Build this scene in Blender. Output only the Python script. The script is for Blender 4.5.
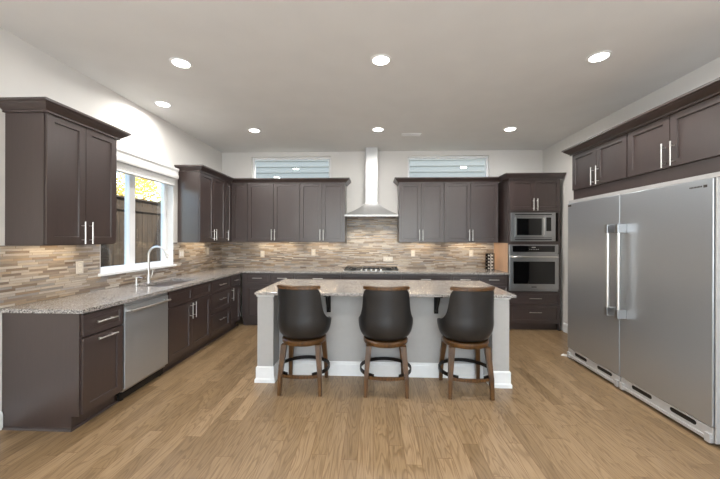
import bpy, bmesh, math, random
from mathutils import Vector, Matrix
random.seed(7)
C = bpy.context.scene
COL = C.collection
for o in list(bpy.data.objects): bpy.data.objects.remove(o)

# ------------------------------------------------------------ camera
cam_d = bpy.data.cameras.new('camera'); cam = bpy.data.objects.new('camera', cam_d); COL.objects.link(cam)
cam_d.sensor_width = 36.0; cam_d.lens = 321.02/720*36; cam_d.shift_y = -0.69/720; cam_d.clip_start = .05
cam.matrix_world = Matrix.Translation((0,0,1.45)) @ Matrix.Rotation(.0427,4,'Z') @ Matrix.Rotation(math.pi/2,4,'X') @ Matrix.Rotation(.0028,4,'Z')
C.camera = cam

# ------------------------------------------------------------ world, sun, exposure
w = bpy.data.worlds.new('sky'); C.world = w; w.use_nodes = True
nt = w.node_tree; nt.nodes.clear()
sky = nt.nodes.new('ShaderNodeTexSky'); sky.sky_type = 'NISHITA'; sky.sun_disc = False
sky.sun_elevation = math.radians(42); sky.sun_rotation = math.radians(100); sky.air_density = 1.0; sky.dust_density = 2.0
bg = nt.nodes.new('ShaderNodeBackground'); bg.inputs[1].default_value = 1.2
wo = nt.nodes.new('ShaderNodeOutputWorld')
nt.links.new(sky.outputs[0], bg.inputs[0]); nt.links.new(bg.outputs[0], wo.inputs[0])
REAR_W = 330
sd = bpy.data.lights.new('sun','SUN'); sd.energy = 11.0; sd.angle = .01; sd.color = (1,.93,.8)
sun = bpy.data.objects.new('sun', sd); COL.objects.link(sun); sun.rotation_euler = (math.radians(-12), math.radians(48), 0)
wl = bpy.data.lights.new('rear_fill','AREA'); wl.shape = 'RECTANGLE'; wl.size = 4.7; wl.size_y = 2.5; wl.energy = REAR_W; wl.color = (.84,.92,1)  # unseen area light added behind the camera to brighten the ceiling
wlo = bpy.data.objects.new('rear_fill', wl); COL.objects.link(wlo); wlo.location = (.1,-3.45,1.45); wlo.rotation_euler = (math.radians(90+76),0,0)
C.view_settings.view_transform = 'Standard'; C.view_settings.look = 'None'
C.view_settings.exposure = 0.08; C.view_settings.gamma = 1.0; C.view_settings.use_curve_mapping = False
DOWNLIGHT_W = 14.0      # one ceiling can
UNDER_W = 2.6           # per metre of under-cabinet strip
WARM = (1, .98, .955)

# room extents (metres; camera at origin, y forward)
XL, XR, YB, YF, H = -2.82, 3.00, 5.84, -3.6, 3.04

# ------------------------------------------------------------ materials
def lin(r, g, b):
    f = lambda c: (c/255/12.92) if c/255 <= .04045 else ((c/255+.055)/1.055)**2.4
    return (f(r), f(g), f(b), 1)
def newmat(name):
    m = bpy.data.materials.new(name); m.use_nodes = True
    return m, m.node_tree, m.node_tree.nodes['Principled BSDF']
def N(nt, t, **k):
    n = nt.nodes.new(t)
    for a, v in k.items():
        if a.startswith('i_'):
            key = a[2:]; key = int(key) if key.isdigit() else key.replace('_', ' ')
            n.inputs[key].default_value = v
        else: setattr(n, a, v)
    return n
def ramp(nt, stops, interp='LINEAR'):
    r = nt.nodes.new('ShaderNodeValToRGB'); r.color_ramp.interpolation = interp
    e = r.color_ramp.elements
    e[0].position, e[0].color = stops[0]; e[1].position, e[1].color = stops[1]
    for p, c in stops[2:]:
        x = e.new(p); x.color = c
    return r
def coords(nt, scale=(1,1,1), gen='Object', rot=(0,0,0)):
    tc = nt.nodes.new('ShaderNodeTexCoord'); mp = nt.nodes.new('ShaderNodeMapping')
    mp.inputs['Scale'].default_value = scale; mp.inputs['Rotation'].default_value = rot
    nt.links.new(tc.outputs[gen], mp.inputs[0]); return mp
def simple(name, col, rough=.5, metal=0, noise=.04, nscale=20, stretch=(1,1,1), bump=0, coat=0, spec=.5, emis=None, es=0):
    m, nt, b = newmat(name)
    mp = coords(nt, stretch); no = N(nt, 'ShaderNodeTexNoise', i_Scale=nscale, i_Detail=4.0)
    nt.links.new(mp.outputs[0], no.inputs['Vector'])
    lo = tuple(max(0, c*(1-noise*2)) for c in col[:3])+(1,); hi = tuple(min(1, c*(1+noise*2)) for c in col[:3])+(1,)
    r = ramp(nt, [(.3, lo), (.7, hi)])
    nt.links.new(no.outputs[0], r.inputs[0]); nt.links.new(r.outputs[0], b.inputs['Base Color'])
    b.inputs['Roughness'].default_value = rough; b.inputs['Metallic'].default_value = metal
    b.inputs['Coat Weight'].default_value = coat; b.inputs['Coat Roughness'].default_value = .28; b.inputs['Specular IOR Level'].default_value = spec
    if bump:
        bp = N(nt, 'ShaderNodeBump', i_Strength=bump, i_Distance=.002)
        nt.links.new(no.outputs[0], bp.inputs['Height']); nt.links.new(bp.outputs[0], b.inputs['Normal'])
    if emis:
        b.inputs['Emission Color'].default_value = emis; b.inputs['Emission Strength'].default_value = es
    return m
M = {}
M['wall'] = simple('wall_paint', lin(224,221,216), .85, noise=.01, nscale=3, bump=.05)
M['ceiling'] = simple('ceiling_paint', lin(228,227,224), .9, noise=.01, nscale=3)
M['white'] = simple('white_trim_paint', lin(238,238,236), .4, noise=.01)
M['island'] = simple('island_paint', lin(178,175,171), .5, noise=.01)
M['wood'] = simple('espresso_stained_wood', lin(60,47,44), .34, noise=.04, nscale=9, stretch=(6,6,.7), coat=.3, spec=.8)
M['espresso_dark'] = simple('espresso_toe', lin(36,29,27), .5, noise=.05)
M['tan'] = simple('pale_tan_panel', lin(208,170,140), .6, noise=.04, nscale=6, stretch=(6,6,.6))
M['steel'] = simple('brushed_stainless', lin(178,179,180), .32, 1.0, noise=.02, nscale=30, stretch=(1,1,40))
M['steel_hood'] = simple('satin_stainless_hood', lin(196,196,195), .5, 1.0, noise=.02, nscale=30, stretch=(1,1,40))
M['steel_fridge'] = simple('brushed_stainless_refrigerator', lin(192,196,200), .38, .85, noise=.012, nscale=40, stretch=(1,.6,30))
M['nickel'] = simple('satin_nickel', lin(222,220,216), .3, 1.0, noise=.01)
M['chrome'] = simple('chrome', lin(225,225,225), .10, 1.0, noise=.0)
M['alu'] = simple('light_grey_grille', lin(196,194,192), .45, .3, noise=.02)
M['black'] = simple('black_plastic', lin(14,14,15), .4, noise=.0)
M['black_glass'] = simple('black_oven_glass', lin(10,10,11), .06, noise=.0, spec=.7)
M['iron'] = simple('cast_iron', lin(38,38,39), .5, .3, noise=.05)
M['bronze'] = simple('dark_bronze_metal', lin(24,20,18), .42, .5, noise=.03)
M['leather'] = simple('charcoal_leather', lin(34,32,31), .36, noise=.05, nscale=60, bump=.25)
M['stoolwood'] = simple('amber_brown_wood', lin(84,55,24), .36, noise=.25, nscale=10, stretch=(5,5,.6), coat=.12)
M['plastic'] = simple('outlet_plastic', lin(206,198,188), .4, noise=.0)
M['slot'] = simple('outlet_slot', lin(70,66,62), .5, noise=.0)
M['lens'] = simple('lamp_lens', (1,1,1,1), .5, noise=0, emis=(1,.97,.92,1), es=16)
M['warmlens'] = simple('warm_lamp_lens', (1,1,1,1), .5, noise=0, emis=(1,.80,.5,1), es=2.5)
M['vinyl'] = simple('white_vinyl_frame', lin(240,240,240), .35, noise=.0)
M['fabric'] = simple('white_blind_slats', lin(232,231,228), .6, noise=.01)
M['fence'] = simple('cedar_fence_boards', lin(42,29,16), .8, noise=.35, nscale=5, stretch=(3,9,.8))
M['bark'] = simple('bark', lin(74,58,44), .9, noise=.3, nscale=12)
M['jar'] = simple('dark_jar_glass', lin(40,30,24), .2, noise=.1)
M['cap'] = simple('pale_jar_cap', lin(225,218,205), .35, noise=.0)
M['paper'] = simple('paper', lin(235,232,225), .7, noise=.0)

def glass_mat():
    m, nt, b = newmat('window_glass'); nt.nodes.remove(b)
    out = nt.nodes['Material Output']
    t = N(nt, 'ShaderNodeBsdfTransparent'); t.inputs[0].default_value = (.93,.96,.95,1)
    g = N(nt, 'ShaderNodeBsdfGlossy', i_Roughness=.01); lw = N(nt, 'ShaderNodeLayerWeight', i_Blend=.5)
    fr = nt.nodes.new('ShaderNodeMath'); fr.operation = 'MULTIPLY_ADD'; fr.inputs[1].default_value = .9; fr.inputs[2].default_value = .05
    pw = nt.nodes.new('ShaderNodeMath'); pw.operation = 'POWER'; pw.inputs[1].default_value = 5; nt.links.new(lw.outputs['Facing'], pw.inputs[0]); nt.links.new(pw.outputs[0], fr.inputs[0])
    mx = N(nt, 'ShaderNodeMixShader')
    nt.links.new(fr.outputs[0], mx.inputs[0]); nt.links.new(t.outputs[0], mx.inputs[1]); nt.links.new(g.outputs[0], mx.inputs[2])
    nt.links.new(mx.outputs[0], out.inputs[0]); return m
M['glass'] = glass_mat()

def math_n(nt, op, a, b=None, c=None):
    n = nt.nodes.new('ShaderNodeMath'); n.operation = op
    for i, v in enumerate((a, b, c)):
        if v is None: continue
        if isinstance(v, (int, float)): n.inputs[i].default_value = v
        else: nt.links.new(v, n.inputs[i])
    return n.outputs[0]

def tile_mat():
    # thin stacked mosaic strips of irregular length; runs along x+y, courses in z
    m, nt, b = newmat('mosaic_strip_tile')
    tc = nt.nodes.new('ShaderNodeTexCoord'); sp = nt.nodes.new('ShaderNodeSeparateXYZ'); nt.links.new(tc.outputs['Object'], sp.inputs[0])
    u = math_n(nt, 'ADD', sp.outputs[0], sp.outputs[1])
    v = math_n(nt, 'DIVIDE', sp.outputs[2], .0195)
    row = math_n(nt, 'FLOOR', v); fr = math_n(nt, 'FRACT', v)
    W = math_n(nt, 'ADD', math_n(nt, 'MULTIPLY', u, 6.0), math_n(nt, 'MULTIPLY', row, 37.73))
    vo = N(nt, 'ShaderNodeTexVoronoi', voronoi_dimensions='1D', i_Scale=1.0, i_Randomness=.9); nt.links.new(W, vo.inputs['W'])
    ve = N(nt, 'ShaderNodeTexVoronoi', voronoi_dimensions='1D', feature='DISTANCE_TO_EDGE', i_Scale=1.0, i_Randomness=.9); nt.links.new(W, ve.inputs['W'])
    cs = nt.nodes.new('ShaderNodeSeparateColor'); nt.links.new(vo.outputs['Color'], cs.inputs[0])
    cols = [(156,142,130),(178,164,148),(136,120,106),(170,160,150),(150,130,110),(188,178,166),(142,136,132),(166,146,124),(122,106,94),(176,164,152),(160,153,148),(146,132,118)]
    r = ramp(nt, [(0, lin(*cols[0])), (1/12, lin(*cols[1]))]+[(i/12, lin(*cols[i])) for i in range(2, 12)], 'CONSTANT')
    nt.links.new(cs.outputs[0], r.inputs[0])
    no = N(nt, 'ShaderNodeTexNoise', i_Scale=14.0, i_Detail=4.0)
    mp = coords(nt, (1,1,6)); nt.links.new(mp.outputs[0], no.inputs['Vector'])
    hs = N(nt, 'ShaderNodeHueSaturation'); nt.links.new(r.outputs[0], hs.inputs['Color'])
    nt.links.new(math_n(nt, 'ADD', math_n(nt, 'MULTIPLY', no.outputs[0], .5), .75), hs.inputs['Value'])
    g1 = math_n(nt, 'LESS_THAN', fr, .09); g2 = math_n(nt, 'LESS_THAN', ve.outputs['Distance'], .010)
    g = math_n(nt, 'MAXIMUM', g1, g2)
    mx = N(nt, 'ShaderNodeMix', data_type='RGBA'); nt.links.new(g, mx.inputs[0]); nt.links.new(hs.outputs[0], mx.inputs[6]); mx.inputs[7].default_value = lin(128,116,102)
    nt.links.new(mx.outputs[2], b.inputs['Base Color'])
    nt.links.new(math_n(nt, 'ADD', math_n(nt, 'MULTIPLY', cs.outputs[1], .4), .16), b.inputs['Roughness'])
    h = math_n(nt, 'MULTIPLY', math_n(nt, 'SUBTRACT', 1.0, g), math_n(nt, 'ADD', .6, math_n(nt, 'MULTIPLY', cs.outputs[2], .5)))
    bp = N(nt, 'ShaderNodeBump', i_Strength=.5, i_Distance=.004); nt.links.new(h, bp.inputs['Height']); nt.links.new(bp.outputs[0], b.inputs['Normal'])
    return m
M['tile'] = tile_mat()

def granite_mat():
    m, nt, b = newmat('speckled_granite')
    mp = coords(nt)
    vo = N(nt, 'ShaderNodeTexVoronoi', i_Scale=170.0, i_Randomness=1.0); nt.links.new(mp.outputs[0], vo.inputs['Vector'])
    cs = nt.nodes.new('ShaderNodeSeparateColor'); nt.links.new(vo.outputs['Color'], cs.inputs[0])
    cols = [(150,146,142),(176,171,165),(100,96,93),(160,153,147),(196,190,184),(132,128,125),(72,68,66),(166,159,152)]
    r = ramp(nt, [(0, lin(*cols[0])), (.18, lin(*cols[1]))]+[(.18+.11*i, lin(*cols[i+1])) for i in range(1, 7)], 'CONSTANT')
    nt.links.new(cs.outputs[0], r.inputs[0])
    no = N(nt, 'ShaderNodeTexNoise', i_Scale=5.0, i_Detail=6.0); nt.links.new(mp.outputs[0], no.inputs['Vector'])
    r2 = ramp(nt, [(.35, (.92,.92,.93,1)), (.65, (1.04,1.03,1.01,1))]); nt.links.new(no.outputs[0], r2.inputs[0])
    mx = N(nt, 'ShaderNodeMix', data_type='RGBA', blend_type='MULTIPLY'); mx.inputs[0].default_value = 1
    nt.links.new(r.outputs[0], mx.inputs[6]); nt.links.new(r2.outputs[0], mx.inputs[7]); nt.links.new(mx.outputs[2], b.inputs['Base Color'])
    b.inputs['Roughness'].default_value = .16; return m
M['granite'] = granite_mat()

def oak_mat():
    m, nt, b = newmat('oak_plank_floor')
    tc = nt.nodes.new('ShaderNodeTexCoord'); sp = nt.nodes.new('ShaderNodeSeparateXYZ'); nt.links.new(tc.outputs['Object'], sp.inputs[0])
    v = math_n(nt, 'DIVIDE', sp.outputs[0], .105)
    row = math_n(nt, 'FLOOR', v); fr = math_n(nt, 'FRACT', v)
    W = math_n(nt, 'ADD', math_n(nt, 'MULTIPLY', sp.outputs[1], 1.15), math_n(nt, 'MULTIPLY', row, 41.37))
    vo = N(nt, 'ShaderNodeTexVoronoi', voronoi_dimensions='1D', i_Scale=1.0, i_Randomness=.8); nt.links.new(W, vo.inputs['W'])
    ve = N(nt, 'ShaderNodeTexVoronoi', voronoi_dimensions='1D', feature='DISTANCE_TO_EDGE', i_Scale=1.0, i_Randomness=.8); nt.links.new(W, ve.inputs['W'])
    cs = nt.nodes.new('ShaderNodeSeparateColor'); nt.links.new(vo.outputs['Color'], cs.inputs[0])
    r = ramp(nt, [(0, lin(130,106,76)), (.35, lin(146,121,90)), (.7, lin(160,134,102)), (1, lin(140,115,83))]); nt.links.new(cs.outputs[0], r.inputs[0])
    # grain: noise stretched along y and shifted per plank, cathedral rings from a wave
    cx = nt.nodes.new('ShaderNodeCombineXYZ')
    nt.links.new(math_n(nt, 'ADD', sp.outputs[0], math_n(nt, 'MULTIPLY', cs.outputs[1], 9.0)), cx.inputs[0])
    nt.links.new(math_n(nt, 'ADD', math_n(nt, 'MULTIPLY', sp.outputs[1], .12), math_n(nt, 'MULTIPLY', cs.outputs[2], 5.0)), cx.inputs[1])
    no = N(nt, 'ShaderNodeTexNoise', i_Scale=9.0, i_Detail=2.0, i_Distortion=.3); nt.links.new(cx.outputs[0], no.inputs['Vector'])
    rings = math_n(nt, 'FRACT', math_n(nt, 'MULTIPLY', no.outputs[0], 13.0))
    rr = ramp(nt, [(0, (.68,.64,.58,1)), (.35, (1.02,1.02,1.02,1)), (.85, (1.06,1.06,1.05,1)), (1.0, (.72,.68,.62,1))]); nt.links.new(rings, rr.inputs[0])
    n2 = N(nt, 'ShaderNodeTexNoise', i_Scale=120.0, i_Detail=3.0); mp2 = coords(nt, (1,.05,1)); nt.links.new(mp2.outputs[0], n2.inputs['Vector'])
    r2 = ramp(nt, [(.35, (.88,.86,.84,1)), (.6, (1.04,1.04,1.04,1))]); nt.links.new(n2.outputs[0], r2.inputs[0])
    m1 = N(nt, 'ShaderNodeMix', data_type='RGBA', blend_type='MULTIPLY'); m1.inputs[0].default_value = .85
    nt.links.new(r.outputs[0], m1.inputs[6]); nt.links.new(rr.outputs[0], m1.inputs[7])
    m2 = N(nt, 'ShaderNodeMix', data_type='RGBA', blend_type='MULTIPLY'); m2.inputs[0].default_value = 1
    nt.links.new(m1.outputs[2], m2.inputs[6]); nt.links.new(r2.outputs[0], m2.inputs[7])
    g = math_n(nt, 'MAXIMUM', math_n(nt, 'LESS_THAN', fr, .028), math_n(nt, 'LESS_THAN', ve.outputs['Distance'], .0018))
    m3 = N(nt, 'ShaderNodeMix', data_type='RGBA'); nt.links.new(g, m3.inputs[0]); nt.links.new(m2.outputs[2], m3.inputs[6]); m3.inputs[7].default_value = lin(120,90,60)
    nt.links.new(m3.outputs[2], b.inputs['Base Color']); b.inputs['Roughness'].default_value = .38
    bp = N(nt, 'ShaderNodeBump', i_Strength=.12, i_Distance=.001); nt.links.new(rings, bp.inputs['Height']); nt.links.new(bp.outputs[0], b.inputs['Normal'])
    return m
M['oak'] = oak_mat()

def siding_mat():
    return simple('pale_blue_lap_siding', lin(126,124,116), .7, noise=.02)
M['siding'] = siding_mat()
def leaf_mat(name, a, b_):
    m, nt, b = newmat(name)
    oi = nt.nodes.new('ShaderNodeTexCoord'); no = N(nt, 'ShaderNodeTexNoise', i_Scale=4.0); nt.links.new(oi.outputs['Object'], no.inputs['Vector'])
    r = ramp(nt, [(.35, a), (.65, b_)]); nt.links.new(no.outputs[0], r.inputs[0]); nt.links.new(r.outputs[0], b.inputs['Base Color'])
    b.inputs['Roughness'].default_value = .6
    tr = N(nt, 'ShaderNodeBsdfTranslucent'); nt.links.new(r.outputs[0], tr.inputs[0])
    mx = N(nt, 'ShaderNodeMixShader'); mx.inputs[0].default_value = .4
    nt.links.new(b.outputs[0], mx.inputs[1]); nt.links.new(tr.outputs[0], mx.inputs[2]); nt.links.new(mx.outputs[0], nt.nodes['Material Output'].inputs[0])
    return m
M['leaf_yellow'] = leaf_mat('yellow_autumn_leaves', lin(214,184,84), lin(236,214,120))
M['leaf_green'] = leaf_mat('olive_leaves', lin(120,124,60), lin(170,160,80))
M['bounce_slab'] = simple('pale_bounce_surface', lin(205,202,196), .9, noise=.04, nscale=5)
M['ground'] = simple('lawn_soil', lin(110,98,66), .95, noise=.3, nscale=8)

# ------------------------------------------------------------ mesh helpers
def nb(): return bmesh.new()
def box(bm, x0, x1, y0, y1, z0, z1, bev=0):
    vs = [bm.verts.new(p) for p in ((x0,y0,z0),(x1,y0,z0),(x1,y1,z0),(x0,y1,z0),(x0,y0,z1),(x1,y0,z1),(x1,y1,z1),(x0,y1,z1))]
    fs = [bm.faces.new([vs[i] for i in q]) for q in ((0,3,2,1),(4,5,6,7),(0,1,5,4),(1,2,6,5),(2,3,7,6),(3,0,4,7))]
    if bev:
        es = list({e for f in fs for e in f.edges})
        bmesh.ops.bevel(bm, geom=es, offset=bev, segments=2, profile=.5, affect='EDGES')
    return bm
def prism(bm, pts, z0, z1):
    a = [bm.verts.new((x,y,z0)) for x,y in pts]; b = [bm.verts.new((x,y,z1)) for x,y in pts]
    n = len(pts); bm.faces.new(list(reversed(a))); bm.faces.new(b)
    for i in range(n): bm.faces.new((a[i], a[(i+1)%n], b[(i+1)%n], b[i]))
    return bm
def cyl(bm, p0, p1, r0, r1=None, seg=16, caps=True):
    r1 = r0 if r1 is None else r1
    p0, p1 = Vector(p0), Vector(p1); d = (p1-p0).normalized(); q = d.to_track_quat('Z','Y')
    A = [bm.verts.new(p0+q@Vector((r0*math.cos(t), r0*math.sin(t), 0))) for t in [2*math.pi*i/seg for i in range(seg)]]
    B = [bm.verts.new(p1+q@Vector((r1*math.cos(t), r1*math.sin(t), 0))) for t in [2*math.pi*i/seg for i in range(seg)]]
    for i in range(seg): bm.faces.new((A[i], A[(i+1)%seg], B[(i+1)%seg], B[i]))
    if caps: bm.faces.new(list(reversed(A))); bm.faces.new(B)
    return bm
def tube(bm, pts, r, seg=10, closed=False):
    pts = [Vector(p) for p in pts]; n = len(pts); rings = []
    rr = r if isinstance(r, (list, tuple)) else [r]*n
    ref = None
    for i, p in enumerate(pts):
        if closed: d = pts[(i+1)%n]-pts[i-1]
        else: d = pts[min(i+1,n-1)]-pts[max(i-1,0)]
        d.normalize()
        if ref is None:
            ref = Vector((0,0,1)) if abs(d.z) < .9 else Vector((1,0,0))
        x = (ref - d*ref.dot(d)).normalized(); y = d.cross(x); ref = x
        rings.append([bm.verts.new(p+x*rr[i]*math.cos(t)+y*rr[i]*math.sin(t)) for t in [2*math.pi*k/seg for k in range(seg)]])
    m = n if closed else n-1
    for i in range(m):
        A, B = rings[i], rings[(i+1)%n]
        for k in range(seg): bm.faces.new((A[k], A[(k+1)%seg], B[(k+1)%seg], B[k]))
    if not closed: bm.faces.new(list(reversed(rings[0]))); bm.faces.new(rings[-1])
    return bm
def lathe(bm, prof, cx=0, cy=0, seg=32, cap=True):
    rings = []
    for r, z in prof:
        rings.append([bm.verts.new((cx+r*math.cos(t), cy+r*math.sin(t), z)) for t in [2*math.pi*k/seg for k in range(seg)]])
    for A, B in zip(rings, rings[1:]):
        for k in range(seg): bm.faces.new((A[k], A[(k+1)%seg], B[(k+1)%seg], B[k]))
    if cap: bm.faces.new(list(reversed(rings[0]))); bm.faces.new(rings[-1])
    return bm
def sweep(bm, path, prof):
    # mitred moulding: path in xy, profile = (outward offset, z); outward is to the right of travel
    n = len(path); rings = []
    P = [Vector((x,y)) for x,y in path]
    nrm = []
    for i in range(n-1):
        d = (P[i+1]-P[i]).normalized(); nrm.append(Vector((d.y,-d.x)))
    for i in range(n):
        if i == 0: mv = nrm[0]
        elif i == n-1: mv = nrm[-1]
        else:
            s = nrm[i-1]+nrm[i]; mv = s/ (s.dot(nrm[i]))
        rings.append([bm.verts.new((P[i].x+mv.x*o, P[i].y+mv.y*o, z)) for o, z in prof])
    k = len(prof)
    for A, B in zip(rings, rings[1:]):
        for j in range(k): bm.faces.new((A[j], A[(j+1)%k], B[(j+1)%k], B[j]))
    bm.faces.new(list(reversed(rings[0]))); bm.faces.new(rings[-1])
    return bm
def obj(name, bm, mat, parent=None, smooth=False, loc=None):
    bmesh.ops.recalc_face_normals(bm, faces=bm.faces)
    me = bpy.data.meshes.new(name); bm.to_mesh(me); bm.free()
    me.materials.append(M[mat] if isinstance(mat, str) else mat)
    if smooth:
        for p in me.polygons: p.use_smooth = True
        try: me.set_sharp_from_angle(angle=math.radians(40))
        except Exception: pass
    o = bpy.data.objects.new(name, me); COL.objects.link(o)
    if parent: o.parent = parent
    if loc: o.location = loc
    return o
def thing(name, label, cat, loc=(0,0,0), rotz=0, group=None):
    o = bpy.data.objects.new(name, None); COL.objects.link(o); o.empty_display_size = .1
    o.location = loc; o.rotation_euler = (0,0,rotz); o['label'] = label; o['category'] = cat
    if group: o['group'] = group
    return o
def tag(o, label, cat, group=None):
    o['label'] = label; o['category'] = cat
    if group: o['group'] = group
    return o
def struct(name, bm, mat, **k):
    o = obj(name, bm, mat, **k)
    if not o.parent: o['kind'] = 'structure'
    return o
def dup(root, loc, rotz=None, label=None, group=None):
    r = root.copy(); COL.objects.link(r); r.location = loc
    if rotz is not None: r.rotation_euler = (0,0,rotz)
    if label: r['label'] = label
    if group: r['group'] = group
    for ch in list(root.children):
        c = ch.copy(); COL.objects.link(c); c.parent = r
        for g in list(ch.children):
            d = g.copy(); COL.objects.link(d); d.parent = c
    return r

# ------------------------------------------------------------ the room
T = .15
struct('floor', box(nb(), XL-T, XR+T, YF-T, YB+T, -.1, 0), 'oak')
struct('ceiling', box(nb(), XL-T, XR+T, YF-T, YB+T, H, H+.25), 'ceiling')
# left wall with window opening
WY0, WY1, WZ0, WZ1 = 3.19, 4.40, 1.085, 2.38
bm = nb(); box(bm, XL-T, XL, YF, WY0, 0, H); box(bm, XL-T, XL, WY1, YB+T, 0, H)
box(bm, XL-T, XL, WY0, WY1, 0, WZ0-.03); box(bm, XL-T, XL, WY0, WY1, WZ1, H)
struct('wall_left', bm, 'wall')
struct('wall_right', box(nb(), XR, XR+T, YF, YB+T, 0, H), 'wall')
# back wall with two transom openings
T1 = (-2.26,-.79); T2 = (.61,2.06); TZ0, TZ1 = 2.50, 2.955
bm = nb()
box(bm, XL, XR, YB, YB+T, 0, TZ0); box(bm, XL, XR, YB, YB+T, TZ1, H)
box(bm, XL, T1[0], YB, YB+T, TZ0, TZ1); box(bm, T1[1], T2[0], YB, YB+T, TZ0, TZ1); box(bm, T2[1], XR, YB, YB+T, TZ0, TZ1)
struct('wall_back', bm, 'wall')
# wall behind the camera with a wide glazed opening
bm = nb(); RW = (-2.3, 2.5); RZ = (.15, 2.75)
box(bm, XL-T, RW[0], YF-T, YF, 0, H); box(bm, RW[1], XR+T, YF-T, YF, 0, H); box(bm, RW[0], RW[1], YF-T, YF, 0, RZ[0]); box(bm, RW[0], RW[1], YF-T, YF, RZ[1], H)
struct('wall_front', bm, 'wall')
bm = nb()
for x in (RW[0], RW[0]+1.2, RW[0]+2.4, RW[0]+3.6, RW[1]): box(bm, x-.04, x+.04, YF-.1, YF-.02, RZ[0], RZ[1])
box(bm, RW[0], RW[1], YF-.1, YF-.02, RZ[0], RZ[0]+.08); box(bm, RW[0], RW[1], YF-.1, YF-.02, RZ[1]-.08, RZ[1])
struct('window_4', bm, 'vinyl')
# baseboards
bprof = [(0,0),(.018,0),(.018,.11),(.010,.135),(0,.14)]
struct('baseboard_left', sweep(nb(), [(XL,YF),(XL,2.315)], bprof), 'white')
struct('baseboard_right', sweep(nb(), [(XR,5.19),(XR,4.07)], bprof), 'white')
struct('baseboard_front', sweep(nb(), [(XR,2.2),(XR,YF)], bprof), 'white')

def window_unit(name, axis, a0, a1, z0, z1, depth, mull=None, fw=.05):
    """white vinyl frame + pane set in an opening; axis 'y' = in left wall, 'x' = in back wall"""
    def bx(bm, p0, p1, q0, q1, d0, d1):
        if axis == 'y': box(bm, XL-d1, XL-d0, p0, p1, q0, q1)
        else: box(bm, p0, p1, YB+d0, YB+d1, q0, q1)
    bm = nb()
    bx(bm, a0, a0+fw, z0, z1, depth, depth+.05); bx(bm, a1-fw, a1, z0, z1, depth, depth+.05)
    bx(bm, a0+fw, a1-fw, z0, z0+fw, depth, depth+.05); bx(bm, a0+fw, a1-fw, z1-fw, z1, depth, depth+.05)
    if mull: bx(bm, mull[0], mull[1], z0+fw, z1-fw, depth-.01, depth+.05)
    fr = struct(name, bm, 'vinyl')
    g = nb(); bx(g, a0+fw-.005, a1-fw+.005, z0+fw-.005, z1-fw+.005, depth+.022, depth+.028)
    obj('window_pane', g, 'glass', fr)
    return fr
window_unit('window_1', 'y', WY0, WY1, WZ0, WZ1, .095, (3.70,3.79))
window_unit('window_2', 'x', T1[0], T1[1], TZ0, TZ1, .06, fw=.035)
window_unit('window_3', 'x', T2[0], T2[1], TZ0, TZ1, .06, fw=.035)
# stool (sill board) of the sink window
struct('trim_1', box(nb(), XL-.10, XL+.035, WY0-.03, WY1+.03, WZ0-.028, WZ0, .004), 'white')
# blind pulled up: headrail valance with stacked slats
t = thing('window_blind', 'white horizontal blind pulled up under its valance at top of sink window', 'blind', (XL+.045, (WY0+WY1)/2, 2.19))
Lb = (WY1-WY0)/2-.0
obj('valance', sweep(nb(), [(.0,-Lb),(.0,Lb)], [(-.040,.09),(.030,.09),(.036,.11),(.036,.14),(.030,.15),(.030,.19),(.042,.21),(.042,.235),(-.040,.235)]), 'white', t)
for i in range(7): obj('slat', box(nb(), -.04, .012, -Lb+.04, Lb-.04, .010+i*.011, .016+i*.011), 'fabric', t)
obj('bottom_rail', box(nb(), -.042, .016, -Lb+.04, Lb-.04, -.012, .006, .003), 'fabric', t)

# ------------------------------------------------------------ cabinets
def shaker(bm, x0, x1, z0, z1, y0=-.02, rail=.06, rec=.012):
    """five-piece front: slab whose face is inset inside the rails; local front is -y, back at 0"""
    b = .0012
    vs = [bm.verts.new(p) for p in ((x0,0,z0),(x1,0,z0),(x1,0,z1),(x0,0,z1))]
    of = [bm.verts.new((x,y0,z)) for x,z in ((x0,z0),(x1,z0),(x1,z1),(x0,z1))]
    r = rail
    inn = [bm.verts.new((x,y0,z)) for x,z in ((x0+r,z0+r),(x1-r,z0+r),(x1-r,z1-r),(x0+r,z1-r))]
    c = .003
    dn = [bm.verts.new((x,y0+rec,z)) for x,z in ((x0+r+c,z0+r+c),(x1-r-c,z0+r+c),(x1-r-c,z1-r-c),(x0+r+c,z1-r-c))]
    bm.faces.new(vs)
    for i in range(4):
        j = (i+1)%4
        bm.faces.new((vs[i], vs[j], of[j], of[i])); bm.faces.new((of[i], of[j], inn[j], inn[i])); bm.faces.new((inn[i], inn[j], dn[j], dn[i]))
    bm.faces.new(dn)
    return bm
def bar_handle(parent, cx, cz, L, vertical, y=-.02, out=.032, r=.0062):
    bm = nb()
    d = Vector((0,0,1)) if vertical else Vector((1,0,0)); c = Vector((cx, y-out, cz))
    cyl(bm, c-d*L/2, c+d*L/2, r, seg=12)
    for s in (-1, 1):
        p = c+d*s*L*.32; cyl(bm, p, p+Vector((0,out,0)), r*.8, seg=10)
    return obj('handle', bm, 'nickel', parent, smooth=True)
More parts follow.
